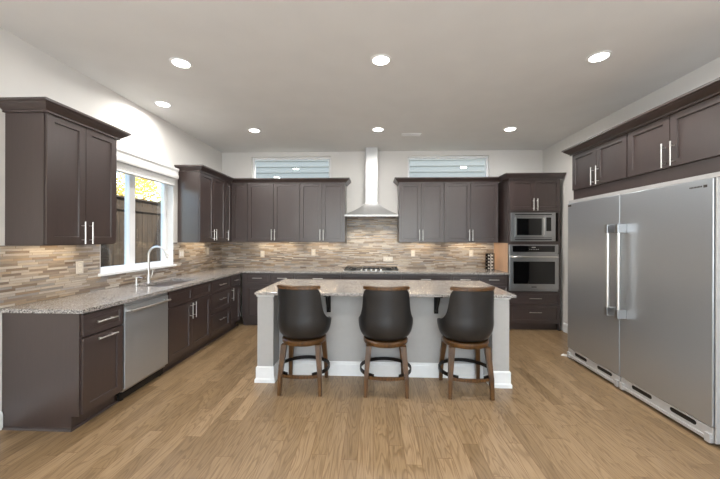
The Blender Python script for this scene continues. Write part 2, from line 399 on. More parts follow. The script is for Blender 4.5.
def cabinet(name, label, cat, x, y, rot, w, d, z0, z1, fronts, group=None, toe=False, end_notch=False, side=None):
    """fronts: (kind, x0, x1, z0, z1, handle) ; handle = None | ('v'|'h', cx, cz, len); z absolute"""
    t = thing(name, label, cat, (x, y, z0 if not toe else 0), rot, group)
    b = 0 if toe else z0
    bm = nb()
    if toe:
        box(bm, 0, w, 0, d, .105, z1); box(bm, 0, w, .06, d, 0, .105)
    else:
        box(bm, 0, w, 0, d, .024, z1-b); box(bm, 0, w, 0, .018, 0, .024); box(bm, 0, .018, .018, d, 0, .024); box(bm, w-.018, w, .018, d, 0, .024)
    obj('cabinet_body', bm, 'wood', t)
    for kind, fx0, fx1, fz0, fz1, hd in fronts:
        bm = nb(); small = (fz1-fz0) < .26
        shaker(bm, fx0+.003, fx1-.003, fz0-b+.003, fz1-b-.003, rail=.036 if small else .058, rec=.006 if small else .012)
        f = obj('door' if kind == 'door' else 'drawer' if kind == 'drawer' else 'false_front', bm, 'wood', t)
        if hd: bar_handle(f, hd[1], hd[2]-b, hd[3], hd[0] == 'v')
    return t
R90 = math.pi/2
FX = -2.19     # left base face
ZT = .884      # top of base cabinets
FXc = FX-.02   # carcass front (doors add 20 mm)
def lcab(y0, y1, name, label, cat, fr, group='base cabinets along the left wall'):
    return cabinet(name, label, cat, FXc, y0, R90, y1-y0, FXc-XL-.002, 0, ZT, fr, group, toe=True)
w = .41
lcab(2.32, 2.73, 'base_cabinet', 'dark espresso base cabinet at the near end of left counter, left of dishwasher', 'cabinet',
     [('drawer', .01, w-.01, .70, .872, ('h', .205, .79, .20)), ('door', .01, w-.01, .115, .692, ('h', .215, .655, .19))])
w = 4.24-3.34
lcab(3.34, 4.24, 'sink_base_cabinet', 'espresso sink base cabinet with two doors and two plain false fronts below window', 'cabinet',
     [('false', .005, w/2, .70, .872, None), ('false', w/2, w-.005, .70, .872, None),
      ('door', .005, w/2, .115, .692, ('v', w/2-.035, .585, .19)), ('door', w/2, w-.005, .115, .692, ('v', w/2+.035, .585, .19))])
w = 4.83-4.24
lcab(4.24, 4.83, 'drawer_cabinet', 'espresso base cabinet of three stacked drawers right of the sink base', 'cabinet',
     [('drawer', .005, w-.005, .70, .872, ('h', w/2, .79, .18)), ('drawer', .005, w-.005, .41, .692, ('h', w/2, .585, .18)), ('drawer', .005, w-.005, .115, .402, ('h', w/2, .30, .18))])
w = 5.20-4.83
lcab(4.83, 5.20, 'corner_base_cabinet', 'narrow espresso base cabinet with one drawer and door in the left corner', 'cabinet',
     [('drawer', .005, w-.01, .70, .872, ('h', w/2, .79, .13)), ('door', .005, w-.01, .115, .692, ('v', .045, .585, .19))])
# end skirting of quarter round along the toe
tag(obj('shoe_moulding', sweep(nb(), [(XL+.02,2.32),(FXc-.06+.0,2.32),(FXc-.06,5.285),(-1.70,5.285)][0:3], [(0,0),(.016,0),(.012,.012),(0,.018)]), 'wood'), 'thin dark shoe moulding along the foot of the left cabinets', 'moulding')

# back run of base cabinets; faces at y=5.22
BY = 5.24
def bcab(x0, x1, label, fr):
    return cabinet('base_cabinet', label, 'cabinet', x0, BY, 0, x1-x0, YB-BY-.002, 0, ZT, fr, 'base cabinets along the back wall', toe=True)
def std(w, pair=False, hl=.16, handle=True):
    fr = [('drawer', .004, w-.004, .70, .872, ('h', w/2, .80, hl) if handle else None)]
    if pair: fr += [('door', .004, w/2, .115, .692, ('v', w/2-.035, .585, .19)), ('door', w/2, w-.004, .115, .692, ('v', w/2+.035, .585, .19))]
    else: fr += [('door', .004, w-.004, .115, .692, ('v', w-.04, .585, .19))]
    return fr
bcab(-2.18, -1.70, 'espresso base cabinet at left end of back run, drawer over door', [('drawer', .06, .476, .70, .872, ('h', .268, .80, .16)), ('door', .06, .476, .115, .692, None)])
bcab(-1.70, -1.29, 'second espresso base cabinet from the left corner of the back run', std(.41))
bcab(-1.29, -.53, 'wide espresso base cabinet just left of the cooktop base', std(.76, True))
bcab(-.53, .44, 'espresso cooktop base cabinet with plain false front under the hood', std(.97, True, handle=False))
bcab(.44, 1.24, 'wide espresso base cabinet just right of the cooktop base', std(.80, True))
bcab(1.24, 1.69, 'espresso base cabinet between wide cabinet and the one beside oven tower', std(.45))
bcab(1.69, 2.14, 'espresso base cabinet adjoining the oven tower on its left', std(.45))

# upper cabinets
UZ0, UZ1 = 1.392, 2.42
UX = -2.51     # carcass front
def luc(y0, y1, name, label, fr, group='upper cabinets on the left wall'):
    return cabinet(name, label, 'cabinet', UX, y0, R90, y1-y0, UX-XL-.002, UZ0, UZ1, fr, group)
w = 3.013-2.337
luc(2.337, 3.013, 'upper_cabinet', 'near espresso two-door wall cabinet left of the sink window', [('door', .004, w/2, UZ0+.006, UZ1-.006, ('v', w/2-.036, 1.495, .19)), ('door', w/2, w-.004, UZ0+.006, UZ1-.006, ('v', w/2+.036, 1.495, .19))])
w = 5.29-4.50
luc(4.50, 5.29, 'upper_cabinet', 'espresso two-door wall cabinet right of sink window, side facing the room', [('door', .004, w/2, UZ0+.006, UZ1-.006, ('v', w/2-.036, 1.505, .17)), ('door', w/2, w-.004, UZ0+.006, UZ1-.006, ('v', w/2+.036, 1.505, .17))])
# L-shaped corner cabinet with one leaf on each wall
t = thing('corner_upper_cabinet', 'espresso corner wall cabinet with a narrow leaf on each wall', 'cabinet', (XL, YB, UZ0))
hh = UZ1-UZ0
obj('cabinet_body', prism(nb(), [(.002,-.002),(.002,5.29-YB),(UX-XL,5.29-YB),(UX-XL,5.53-YB),(-2.20-XL,5.53-YB),(-2.20-XL,-.002)], 0, hh), 'wood', t)
d1 = obj('door', shaker(nb(), .004, .215, .006, hh-.006, rail=.05), 'wood', t); d1.location = (UX-XL, 5.29-YB, 0); d1.rotation_euler = (0,0,R90)
bar_handle(d1, .045, .11, .17, True)
d2 = obj('door', shaker(nb(), .0, .27, .006, hh-.006, rail=.058), 'wood', t); d2.location = (-2.48-XL, 5.53-YB, 0)
def buc(x0, x1, split, label, group, hz=1.515):
    w = x1-x0
    return cabinet('upper_cabinet', label, 'cabinet', x0, 5.53, 0, w, YB-5.53-.002, UZ0, UZ1,
        [('door', .003, split-x0, UZ0+.006, UZ1-.006, ('v', split-x0-.028, hz, .19)), ('door', split-x0, w-.003, UZ0+.006, UZ1-.006, ('v', split-x0+.028, hz, .19))], group)
buc(-2.20, -1.285, -1.742, 'espresso two-door wall cabinet on back wall, between corner unit and cabinet beside hood', 'upper cabinets on the back wall')
buc(-1.285, -.493, -.895, 'espresso two-door wall cabinet just left of the range hood', 'upper cabinets on the back wall')
buc(.43, 1.192, .805, 'espresso two-door wall cabinet just right of the range hood', 'upper cabinets on the back wall')
buc(1.192, 2.10, 1.640, 'espresso two-door wall cabinet on back wall beside the oven tower', 'upper cabinets on the back wall')
# crown mouldings
cp = [(-.01,-.015),(.018,-.015),(.018,.0),(.026,.004),(.040,.018),(.062,.036),(.068,.046),(.080,.050),(.080,.068),(-.01,.068)]
def crown(path, z, label):
    o = obj('crown_moulding', sweep(nb(), path, [(a, z+b) for a, b in cp]), 'wood'); tag(o, label, 'moulding', 'crown mouldings'); return o
crown([(XL,2.337),(-2.49,2.337),(-2.49,3.013),(XL,3.013)], UZ1, 'dark crown moulding capping the near left wall cabinet')
crown([(XL,4.50),(-2.49,4.50),(-2.49,5.51),(-.493,5.51),(-.493,YB)], UZ1, 'dark crown moulding wrapping the corner upper cabinets left of the hood')
crown([(.43,YB),(.43,5.51),(2.146,5.51),(2.146,5.20),(2.985,5.20)], UZ1, 'dark crown moulding over right back cabinets and oven tower')
crown([(XR,4.05),(2.43,4.05),(2.43,2.30),(XR,2.30)], 2.49, 'dark crown moulding over the cabinets above the refrigerators')

# oven tower
TX0, TX1, TY = 2.146, 2.955, 5.22
t = thing('oven_tower_cabinet', 'tall espresso cabinet housing microwave and wall oven at right of back wall', 'cabinet', (TX0, TY, 0))
W = TX1-TX0; D = YB-TY-.002
bm = nb()
box(bm, .0, .02, 0, D, 0, UZ1); box(bm, W-.02, W, 0, D, 0, UZ1); box(bm, .02, W-.02, D-.02, D, 0, UZ1)
for z0, z1 in ((.105,.62),(1.365,1.415),(1.875,UZ1)): box(bm, .02, W-.02, 0, D-.02, z0, z1)
box(bm, .02, W-.02, .06, .08, 0, .105)
for z0, z1 in ((.62,1.365),(1.415,1.875)): box(bm, .02, .035, 0, .02, z0, z1); box(bm, W-.035, W-.02, 0, .02, z0, z1)
obj('cabinet_body', bm, 'wood', t)
obj('side_panel', box(nb(), -.004, 0, .02, D-.01, .917, 1.388), 'tan', t)['label'] = 'pale tan side panel beneath the wall cabinet'  # pale tan sheet over the dark tower side, between counter and wall cabinet
c = W/2
for fx0, fx1, s in ((.01, c, -1), (c, W-.01, 1)):
    f = obj('door', shaker(nb(), fx0+.002, fx1-.002, 1.905, 2.405), 'wood', t); bar_handle(f, c+s*.03, 2.0, .19, True)
f = obj('drawer', shaker(nb(), .012, W-.012, .415, .612, rail=.036, rec=.006), 'wood', t); bar_handle(f, c, .515, .19, False)
f = obj('drawer', shaker(nb(), .012, W-.012, .12, .408, rail=.05, rec=.006), 'wood', t); bar_handle(f, c, .295, .19, False)
# microwave with trim kit
m = thing('microwave', 'built-in stainless microwave with trim frame above the wall oven', 'microwave', ((2.179+2.87)/2, TY, 1.42))
hw = .345
bm = nb(); box(bm, -hw, hw, -.025, 0, 0, .055, .002); box(bm, -hw, hw, -.025, 0, .40, .452, .002); box(bm, -hw, -hw+.05, -.025, 0, .055, .40); box(bm, hw-.05, hw, -.025, 0, .055, .40)
obj('trim_frame', bm, 'steel', m)
for z in (.022, .415): obj('vent_slot', box(nb(), -hw+.06, hw-.06, -.027, -.0255, z, z+.014), 'black', m)
obj('microwave_body', box(nb(), -hw+.05, hw-.05, -.01, .40, .055, .40), 'black', m)
dr = obj('microwave_door', box(nb(), -hw+.055, .17, -.035, -.010, .06, .395, .004), 'steel', m)
obj('door_glass', box(nb(), -hw+.085, .125, -.0365, -.035, .095, .36), 'black_glass', dr)
hb = nb(); tube(hb, [(.150,-.035,.09),(.150,-.058,.105),(.150,-.062,.2275),(.150,-.058,.35),(.150,-.035,.365)], .008); obj('handle', hb, 'nickel', dr, smooth=True)
cpn = obj('control_panel', box(nb(), .175, hw-.055, -.035, -.010, .06, .395, .004), 'steel', m)
obj('keypad', box(nb(), .195, hw-.075, -.0365, -.035, .16, .375), 'black_glass', cpn)
obj('open_button', box(nb(), .20, hw-.08, -.040, -.035, .08, .13, .003), 'steel', cpn)
# wall oven
m = thing('built_in_oven', 'built-in stainless wall oven with black window above two drawers', 'oven', ((2.146+2.91)/2, TY, .625))
hw = .381
obj('oven_body', box(nb(), -hw+.05, hw-.05, 0, .5, .02, .73), 'black', m)
obj('trim_frame', box(nb(), -hw+.004, hw-.004, -.012, 0, 0, .738, .001), 'steel', m)
p = obj('control_panel', box(nb(), -hw, hw, -.032, -.012, .60, .742, .004), 'steel', m)
obj('display', box(nb(), -hw+.055, hw-.055, -.0335, -.032, .625, .722), 'black_glass', p)
bm = nb()
for i in range(6): box(bm, -.07+i*.026, -.055+i*.026, -.0342, -.0335, .66, .67)
box(bm, -.03, .03, -.0342, -.0335, .69, .705); obj('display_marks', bm, 'nickel', p)
dr = obj('oven_door', box(nb(), -hw, hw, -.045, -.012, .035, .592, .005), 'steel', m)
obj('door_glass', box(nb(), -hw+.06, hw-.06, -.047, -.045, .12, .475), 'black_glass', dr)
hb = nb(); tube(hb, [(-hw+.03,-.045,.545),(-hw+.04,-.085,.545),(-hw+.09,-.097,.547),(0,-.10,.552),(hw-.09,-.097,.547),(hw-.04,-.085,.545),(hw-.03,-.045,.545)], .014); obj('handle', hb, 'nickel', dr, smooth=True)
obj('brand_badge', box(nb(), -.04, .04, -.0475, -.045, .065, .08), 'slot', dr)
obj('lower_vent', box(nb(), -hw, hw, -.028, -.012, .004, .028), 'steel', m)

# dishwasher
t = thing('dishwasher', 'stainless steel dishwasher in left counter run next to sink cabinet', 'dishwasher', (FXc, 2.733, 0), R90)
W = .605
obj('tub_body', box(nb(), .004, W-.004, .03, .58, .06, .875), 'black', t)
dr = obj('door_panel', box(nb(), .004, W-.004, -.022, .028, .115, .845, .004), 'steel_fridge', t)
obj('control_strip', box(nb(), .006, W-.006, -.016, .028, .848, .878, .002), 'steel_fridge', t)
hb = nb(); cyl(hb, (.03,-.062,.80), (W-.03,-.062,.80), .011, seg=14)
for x in (.045, W-.045): box(hb, x-.012, x+.012, -.06, -.02, .79, .81, .002)
obj('handle', hb, 'nickel', dr, smooth=True)
obj('kick_plate', box(nb(), .01, W-.01, .03, .05, .012, .105), 'black', t)
obj('vent_strip', box(nb(), .01, W-.01, .006, .028, .085, .112, .002), 'steel', t)
for x in (.03, W-.06): obj('foot', box(nb(), x, x+.03, .034, .062, 0, .060), 'black', t)

# ------------------------------------------------------------ counters, sink, backsplash
SY0, SY1, SX0, SX1 = 3.45, 4.13, -2.66, -2.30
t = thing('granite_countertop', 'speckled grey granite L-shaped countertop along left and back walls', 'countertop')
bm = nb(); z0, z1 = .885, .915; CX = FX+.03; CY = 5.19
def slab(bm, x0, x1, y0, y1): box(bm, x0, x1, y0, y1, z0, z1)
slab(bm, XL+.002, CX, 2.30, SY0); slab(bm, XL+.002, SX0, SY0, SY1); slab(bm, SX1, CX, SY0, SY1); slab(bm, XL+.002, CX, SY1, YB-.002)
slab(bm, CX, TX0-.004, CY, YB-.002)
obj('granite_slab', bm, 'granite', t)
# small undermount sink
t = thing('kitchen_sink', 'stainless undermount sink basin set in the left countertop below window', 'sink', ((SX0+SX1)/2, (SY0+SY1)/2, .70))
a, b_ = (SX1-SX0)/2, (SY1-SY0)/2
bm = nb(); e = .012
box(bm, -a-e, a+e, -b_-e, b_+e, -.004, .0); box(bm, -a-e, -a, -b_-e, b_+e, 0, .184); box(bm, a, a+e, -b_-e, b_+e, 0, .184); box(bm, -a, a, -b_-e, -b_, 0, .184); box(bm, -a, a, b_, b_+e, 0, .184)
obj('basin', bm, 'steel', t)
bm = nb(); cyl(bm, (0,0,0), (0,0,.004), .045, seg=24); obj('drain', bm, 'chrome', t, smooth=True)
# faucet
t = thing('kitchen_faucet', 'brushed gooseneck pull-down faucet standing behind the sink', 'faucet', (-2.70, 3.745, .915))
bm = nb(); lathe(bm, [(.030,0),(.030,.008),(.022,.014),(.020,.09),(.017,.10)], seg=20); obj('faucet_body', bm, 'nickel', t, smooth=True)
pts = [(0,0,.095),(0,0,.33)]
for i in range(1, 13):
    a = math.pi*i/12*.86; pts.append((.105-.105*math.cos(a), 0, .33+.105*math.sin(a)))
bm = nb(); tube(bm, pts, .0115, 12); obj('spout', bm, 'nickel', t, smooth=True)
p1 = Vector(pts[-1]); d = (p1-Vector(pts[-2])).normalized()
bm = nb(); cyl(bm, p1, p1+d*.03, .013, .017); cyl(bm, p1+d*.03, p1+d*.075, .017, .021); obj('spray_head', bm, 'nickel', t, smooth=True)
bm = nb(); cyl(bm, (0,0,.06), (0,.045,.06), .011); tube(bm, [(0,.045,.06),(.005,.055,.10),(.01,.062,.145)], .006); obj('lever', bm, 'nickel', t, smooth=True)
t = thing('soap_dispenser', 'small brushed soap dispenser left of the faucet', 'soap dispenser', (-2.71, 3.56, .915))
bm = nb(); lathe(bm, [(.02,0),(.02,.006),(.012,.01),(.011,.075),(.015,.078),(.015,.09)], seg=16); obj('dispenser_body', bm, 'nickel', t, smooth=True)
bm = nb(); tube(bm, [(0,0,.085),(.03,0,.088),(.07,0,.08)], .006); obj('nozzle', bm, 'nickel', t, smooth=True)

# backsplash (thin tile layer on the walls)
tk = .008; zc = .916
t = thing('mosaic_backsplash', 'beige and grey thin-strip mosaic tile on left wall around the sink window', 'backsplash', (XL, 2.305, zc), 0, 'mosaic tile backsplashes')
bm = nb()
box(bm, XL, XL+tk, 2.305, WY0, zc, UZ0-.001); box(bm, XL, XL+tk, WY1, YB-.001, zc, UZ0-.001); box(bm, XL, XL+tk, WY0, WY1, zc, WZ0-.03)
o = obj('tile_field', bm, 'tile', t); o.location = (-XL, -2.305, -zc)
o = obj('edge_trim', box(nb(), XL, XL+.010, WY0-.008, WY0, WZ0, UZ0), 'alu', t); o.location = (-XL, -2.305, -zc)
bm = nb(); box(bm, XL+tk, TX0-.006, YB-tk, YB, zc, UZ0-.001); box(bm, -.488, .425, YB-tk, YB, UZ0-.001, 1.87)
o = obj('mosaic_backsplash', bm, 'tile'); tag(o, 'thin-strip mosaic tile on back wall rising to the range hood', 'backsplash', 'mosaic tile backsplashes')

# outlets and switches
def outlet(x, y, z, wall, label, w=.075, h=.118, kind='outlet'):
    rot = {'L': R90, 'B': 0}[wall]
    t = thing('power_outlet' if kind == 'outlet' else 'light_switch', label, kind, (x, y, z-h/2), rot, 'outlets and switches on the backsplash')
    obj('cover_plate', box(nb(), -w/2, w/2, -.006, 0, 0, h, .002), 'plastic', t)
    bm = nb()
    if w > h*.9 and kind == 'outlet' and w > .1 and h < .1:
        for s in (-1, 1): box(bm, s*.028-.012, s*.028+.012, -.0075, -.006, h/2-.012, h/2+.012)
        obj('socket', bm, 'cap', t)
    elif kind == 'switch':
        for s in ((-.023,.023) if w > .1 else (0,)): box(bm, s-.016, s+.016, -.009, -.006, h/2-.033, h/2+.033, .001)
        obj('rocker', bm, 'white', t)
    else:
        for s in (-1, 1): box(bm, -.016, .016, -.0075, -.006, h/2+s*.025-.014, h/2+s*.025+.014)
        f = obj('socket', bm, 'cap', t)
        bm = nb()
        for s in (-1, 1):
            for q in (-1, 1): box(bm, q*.006-.001, q*.006+.001, -.0082, -.0075, h/2+s*.025-.005, h/2+s*.025+.005)
        obj('slot', bm, 'slot', f)
XT = XL+tk+.0005; YT = YB-tk-.0005
outlet(XT, 2.953, 1.168, 'L', 'pale outlet under the near left wall cabinet, left of window')
outlet(XT, 4.58, 1.225, 'L', 'wide double switch plate on tile just right of sink window', w=.12, kind='switch')
outlet(XT, 5.33, 1.235, 'L', 'pale outlet on left wall tile near the far corner')
outlet(-2.045, YT, 1.165, 'B', 'pale outlet on back tile, first from the left corner')
outlet(-1.10, YT, 1.20, 'B', 'pale outlet on back tile below cabinet left of the hood')
outlet(.71, YT, 1.19, 'B', 'pale outlet on back tile right of the cooktop')
outlet(1.745, YT, 1.195, 'B', 'pale outlet on back tile near the spice rack')
outlet(.26, YT, 1.085, 'B', 'horizontal outlet plate on tile low behind the cooktop', w=.17, h=.085)

# ------------------------------------------------------------ range hood and cooktop
HX = -.04
t = thing('range_hood', 'stainless chimney range hood with flared canopy on back wall', 'range hood', (HX, YB, 1.825))
bm = nb(); S = 14; rings = []
for i in range(S+1):
    u = i/S; k = (1-u)**1.4
    hw = .108+(.45-.108)*k; dp = .26+(.48-.26)*k; z = .030+u*.225
    rings.append([bm.verts.new(p) for p in ((-hw,-.002,z),(hw,-.002,z),(hw,-dp,z),(-hw,-dp,z))])
for A, B in zip(rings, rings[1:]):
    for j in range(4): bm.faces.new((A[j], A[(j+1)%4], B[(j+1)%4], B[j]))
bm.faces.new(rings[0]); bm.faces.new(rings[-1])
obj('canopy', bm, 'steel_hood', t, smooth=True)
bm = nb(); box(bm, -.45, .45, -.48, -.465, .0, .030); box(bm, -.45, -.435, -.465, -.002, 0, .030); box(bm, .435, .45, -.465, -.002, 0, .030); box(bm, -.435, .435, -.465, -.002, .024, .030)
obj('rim', bm, 'steel_hood', t)
bm = nb(); box(bm, -.108, .108, -.26, -.002, .252, 1.212, .006); box(bm, -.104, .104, -.256, -.004, .86, 1.213); obj('chimney', bm, 'steel_hood', t)
bm = nb()
for i in range(9): box(bm, -.30+i*.07, -.27+i*.07, -.40, -.08, .022, .030)
obj('filter', bm, 'nickel', t)
hl = bpy.data.lights.new('hood_lamp', 'SPOT'); hl.energy = 24; hl.spot_size = 1.9; hl.spot_blend = .8; hl.color = (1,.9,.72); hl.shadow_soft_size = .03
for s in (-1, 1):
    o = obj('lamp', cyl(nb(), (s*.22,-.36,.016), (s*.22,-.36,.030), .028, seg=20), 'warmlens', t)
    lo = bpy.data.objects.new('lamp_light', hl); COL.objects.link(lo); lo.parent = o; lo.location = (s*.22,-.36,.010); lo.rotation_euler = (math.radians(12),0,0)

t = thing('gas_cooktop', 'stainless gas cooktop with black grates and front knobs under the hood', 'cooktop', (HX, 5.47, .915))
obj('cooktop_tray', box(nb(), -.455, .455, -.26, .25, 0, .012, .004), 'steel', t)
for gx in (-.30, 0, .30):
    bm = nb(); W2 = .135
    for x in (-W2, -W2/2.2, W2/2.2, W2): box(bm, gx+x-.006, gx+x+.006, -.14 if gx == 0 else -.22, .22, .032, .046)
    for y in (-.14 if gx == 0 else -.22, .0, .22): box(bm, gx-W2, gx+W2, y-.006, y+.006, .030, .044)
    for x in (-W2, W2):
        for y in (-.13 if gx == 0 else -.21, .21): box(bm, gx+x-.008, gx+x+.008, y-.008, y+.008, .012, .034)
    obj('grate', bm, 'iron', t)
for bx_, by_ in ((-.30,-.10),(-.30,.12),(0,.05),(.30,-.10),(.30,.12)):
    obj('burner', lathe(nb(), [(.045,.012),(.045,.022),(.03,.028),(.001,.029)], bx_, by_, 20), 'iron', t)
for i in range(5):
    bm = nb(); cyl(bm, (-.16+i*.08,-.215,.012), (-.16+i*.08,-.215,.040), .019, .016, 18); obj('knob', bm, 'nickel', t, smooth=True)

# ------------------------------------------------------------ spice rack
t = thing('spice_rack', 'small black five-tier countertop rack at right end of back counter', 'rack', (2.00, 5.62, .915))
bm = nb()
for x in (-.055, .055):
    for y in (-.04, .04): box(bm, x-.005, x+.005, y-.005, y+.005, 0, .29)
for i in range(5):
    z = .012+i*.055; box(bm, -.055, .055, -.04, .04, z, z+.005); box(bm, -.055, .055, .036, .040, z, z+.045)
box(bm, -.06, .06, -.045, .045, .285, .292)
obj('rack_frame', bm, 'bronze', t)
obj('center_post', box(nb(), -.006, .006, -.052, -.046, 0, .285), 'cap', t)
j = thing('spice_jar', 'small pale-capped jar lying in the black countertop rack', 'jar', (1.972, 5.583, .955), 0, 'jars in the countertop rack')
bm = nb(); cyl(bm, (0,.0,0), (0,.06,0), .018, seg=14); obj('jar_body', bm, 'jar', j, smooth=True)
bm = nb(); cyl(bm, (0,-.018,0), (0,0,0), .0115, seg=14); obj('jar_cap', bm, 'cap', j, smooth=True)
for i in range(5):
    for k in range(2):
        if i == 0 and k == 0: j.location = (1.972, 5.60, .915+.017+.018+.0005); continue
        dup(j, (1.972+k*.056, 5.60, .915+.017+.0185+i*.055))

# ------------------------------------------------------------ island
t = thing('kitchen_island', 'light grey painted island base with white plinths beneath the stools', 'island')
IY0, IY1 = 3.20, 4.12
bm = nb(); box(bm, -1.01, 1.165, 3.40, IY1, 0, .884)
obj('island_body', bm, 'island', t)
for x0, x1 in ((-1.172,-1.01), (1.165,1.327)):
    p = obj('end_wall', box(nb(), x0, x1, IY0, IY1, 0, .884), 'island', t)
    cx0, cx1 = x0, x1
    prof = [(0,0),(.022,0),(.022,.030),(.012,.045),(.012,.150),(.004,.160),(0,.160)]
    obj('plinth', sweep(nb(), [(x0,IY1),(x0,IY0),(x1,IY0),(x1,3.40 if x0 < 0 else IY1)] if x0 < 0 else [(x0,3.40),(x0,IY0),(x1,IY0),(x1,IY1)], prof), 'white', p)
    obj('cap_trim', sweep(nb(), [(x0,IY1),(x0,IY0),(x1,IY0),(x1,3.40)] if x0 < 0 else [(x0,3.40),(x0,IY0),(x1,IY0),(x1,IY1)], [(0,.862),(.008,.866),(.010,.884),(0,.884)]), 'white', p)
obj('baseboard', sweep(nb(), [(-.985,3.40),(1.14,3.40)], [(0,0),(.016,0),(.016,.12),(.010,.130),(.010,.138),(0,.150)]), 'white', t)
for x in (-.475, .655):
    bm = nb()
    box(bm, x-.022, x+.022, 3.388, 3.40, .67, .880); box(bm, x-.022, x+.022, 3.17, 3.40, .872, .884)
    tube(bm, [(x,3.39,.69),(x,3.345,.72),(x,3.28,.79),(x,3.22,.872)], .011, 8)
    obj('bracket', bm, 'bronze', t)
o = obj('island_countertop', box(nb(), -1.185, 1.372, 3.145, 4.20, .885, .915, .004), 'granite'); tag(o, 'speckled granite slab on top of the light grey island', 'countertop')

# ------------------------------------------------------------ bar stools
def make_stool():
    t = thing('bar_stool', 'x', 'stool', (0,0,0))
    for sx in (-1, 1):
        for sy in (-1, 1):
            bm = nb(); fx, fy, tx, ty = sx*.190, sy*.20, sx*.160, sy*.148
            A = []
            for (x, y, z, h) in ((fx,fy,0,.0165),(fx*.97,fy*.96,.18,.020),(tx,ty,.455,.027)):
                A.append([bm.verts.new((x+a*h, y+b*h, z)) for a, b in ((-1,-1),(1,-1),(1,1),(-1,1))])
            for P_, Q_ in zip(A, A[1:]):
                for k in range(4): bm.faces.new((P_[k], P_[(k+1)%4], Q_[(k+1)%4], Q_[k]))
            bm.faces.new(A[0]); bm.faces.new(A[-1])
            bmesh.ops.bevel(bm, geom=[e for e in bm.edges if abs(e.verts[0].co.z-e.verts[1].co.z) > .05], offset=.004, segments=2, affect='EDGES')
            obj('leg', bm, 'stoolwood', t)
    # seat ring
    obj('seat_frame', lathe(nb(), [(.150,.455),(.208,.452),(.215,.462),(.215,.488),(.206,.498),(.150,.500)], seg=48), 'stoolwood', t, smooth=True)
    obj('swivel_plate', lathe(nb(), [(.12,.497),(.12,.515)], seg=24), 'black', t)
    # stretchers: curved wood near the camera, straight at the sides
    def strip(pts, zc, hz, th):
        bm = nb(); R = []
        for i, (x, y) in enumerate(pts):
            a = Vector(pts[max(i-1,0)]); b = Vector(pts[min(i+1,len(pts)-1)]); d = (b-a).normalized(); n = Vector((d.y,-d.x))
            R.append([bm.verts.new((x+n.x*s*th, y+n.y*s*th, zc+q*hz)) for s, q in ((-1,-1),(1,-1),(1,1),(-1,1))])
        for P_, Q_ in zip(R, R[1:]):
            for k in range(4): bm.faces.new((P_[k], P_[(k+1)%4], Q_[(k+1)%4], Q_[k]))
        bm.faces.new(R[0]); bm.faces.new(R[-1]); return bm
    obj('stretcher', strip([(-.18+.36*i/10, -.185-.035*math.sin(math.pi*i/10)) for i in range(11)], .175, .014, .009), 'stoolwood', t)
    # dark metal foot ring around the far side
    bm = nb(); pts = []
    for i in range(29):
        a = math.radians(-62+304*i/28); pts.append((.245*math.cos(a), .235*math.sin(a), .205))
    pts[0] = (pts[0][0], pts[0][1], .185); pts[-1] = (pts[-1][0], pts[-1][1], .185)
    bm.free(); o = obj('foot_ring', strip([(p[0], p[1]) for p in pts], .195, .016, .006), 'bronze', t)
    # seat cushion
    obj('seat_cushion', lathe(nb(), [(.05,.518),(.195,.520),(.222,.545),(.228,.58),(.215,.615),(.17,.632),(.02,.638)], seg=48), 'leather', t, smooth=True)
    # barrel back shell
    bm = nb(); NU, NV = 88, 22; amax = math.radians(118); th = .036
    def curve(keys, v):
        if v <= keys[0][0]: return keys[0][1]
        for (z0, r0), (z1, r1) in zip(keys, keys[1:]):
            if v <= z1:
                u = (v-z0)/(z1-z0); return r0+(r1-r0)*u
        return keys[-1][1]
    def ztop(a):
        d = abs(math.degrees(a)); K = [(0,.985),(46,.985),(51,.965),(54.5,.90),(58,.82),(63,.76),(72,.715),(85,.69),(118,.665)]
        return (curve(K, d-1.5)+curve(K, d)+curve(K, d+1.5))/3
    def R_(z):
        K = [(.512,.195),(.52,.216),(.54,.236),(.575,.252),(.62,.262),(.66,.266),(.74,.262),(.85,.264),(.99,.274)]
        return (curve(K, z-.012)+curve(K, z)+curve(K, z+.012))/3
    def P_(a, z, off):
        r = R_(z)-off; s = math.sin(a); c_ = math.cos(a)
        return (r*s*1.0, -r*c_*.92, z)
    out = []; inn = []
    for i in range(NU+1):
        a = -amax+2*amax*i/NU; zt = ztop(a)
        out.append([bm.verts.new(P_(a, .512+(zt-.512)*(j/NV)-(0 if j < NV else .006), 0)) for j in range(NV+1)])
        inn.append([bm.verts.new(P_(a, .512+(zt-.512)*(j/NV)-(0 if j < NV else .006), th)) for j in range(NV+1)])
    mid = [bm.verts.new(P_(-amax+2*amax*i/NU, ztop(-amax+2*amax*i/NU)+.004, th/2)) for i in range(NU+1)]
    for i in range(NU):
        for j in range(NV):
            bm.faces.new((out[i][j], out[i+1][j], out[i+1][j+1], out[i][j+1])); bm.faces.new((inn[i][j+1], inn[i+1][j+1], inn[i+1][j], inn[i][j]))
        bm.faces.new((out[i][NV], out[i+1][NV], mid[i+1], mid[i])); bm.faces.new((mid[i], mid[i+1], inn[i+1][NV], inn[i][NV]))
        bm.faces.new((out[i+1][0], out[i][0], inn[i][0], inn[i+1][0]))
    for i in (0, NU):
        for j in range(NV): bm.faces.new((out[i][j], out[i][j+1], inn[i][j+1], inn[i][j]))
        bm.faces.new((out[i][NV], mid[i], inn[i][NV]))
    sh = obj('backrest', bm, 'leather', t, smooth=True)
    # piping along the top corners, and the wood cap rail
    bm = nb(); R = []
    for i in range(25):
        a = math.radians(-51+102*i/24); r0 = .277; r1 = .236
        R.append([bm.verts.new((r*math.sin(a), -r*math.cos(a)*.92, z)) for r, z in ((r0,.984),(r0,1.010),(r1,1.014),(r1,.984))])
    for A, B in zip(R, R[1:]):
        for k in range(4): bm.faces.new((A[k], A[(k+1)%4], B[(k+1)%4], B[k]))
    bm.faces.new(R[0]); bm.faces.new(R[-1])
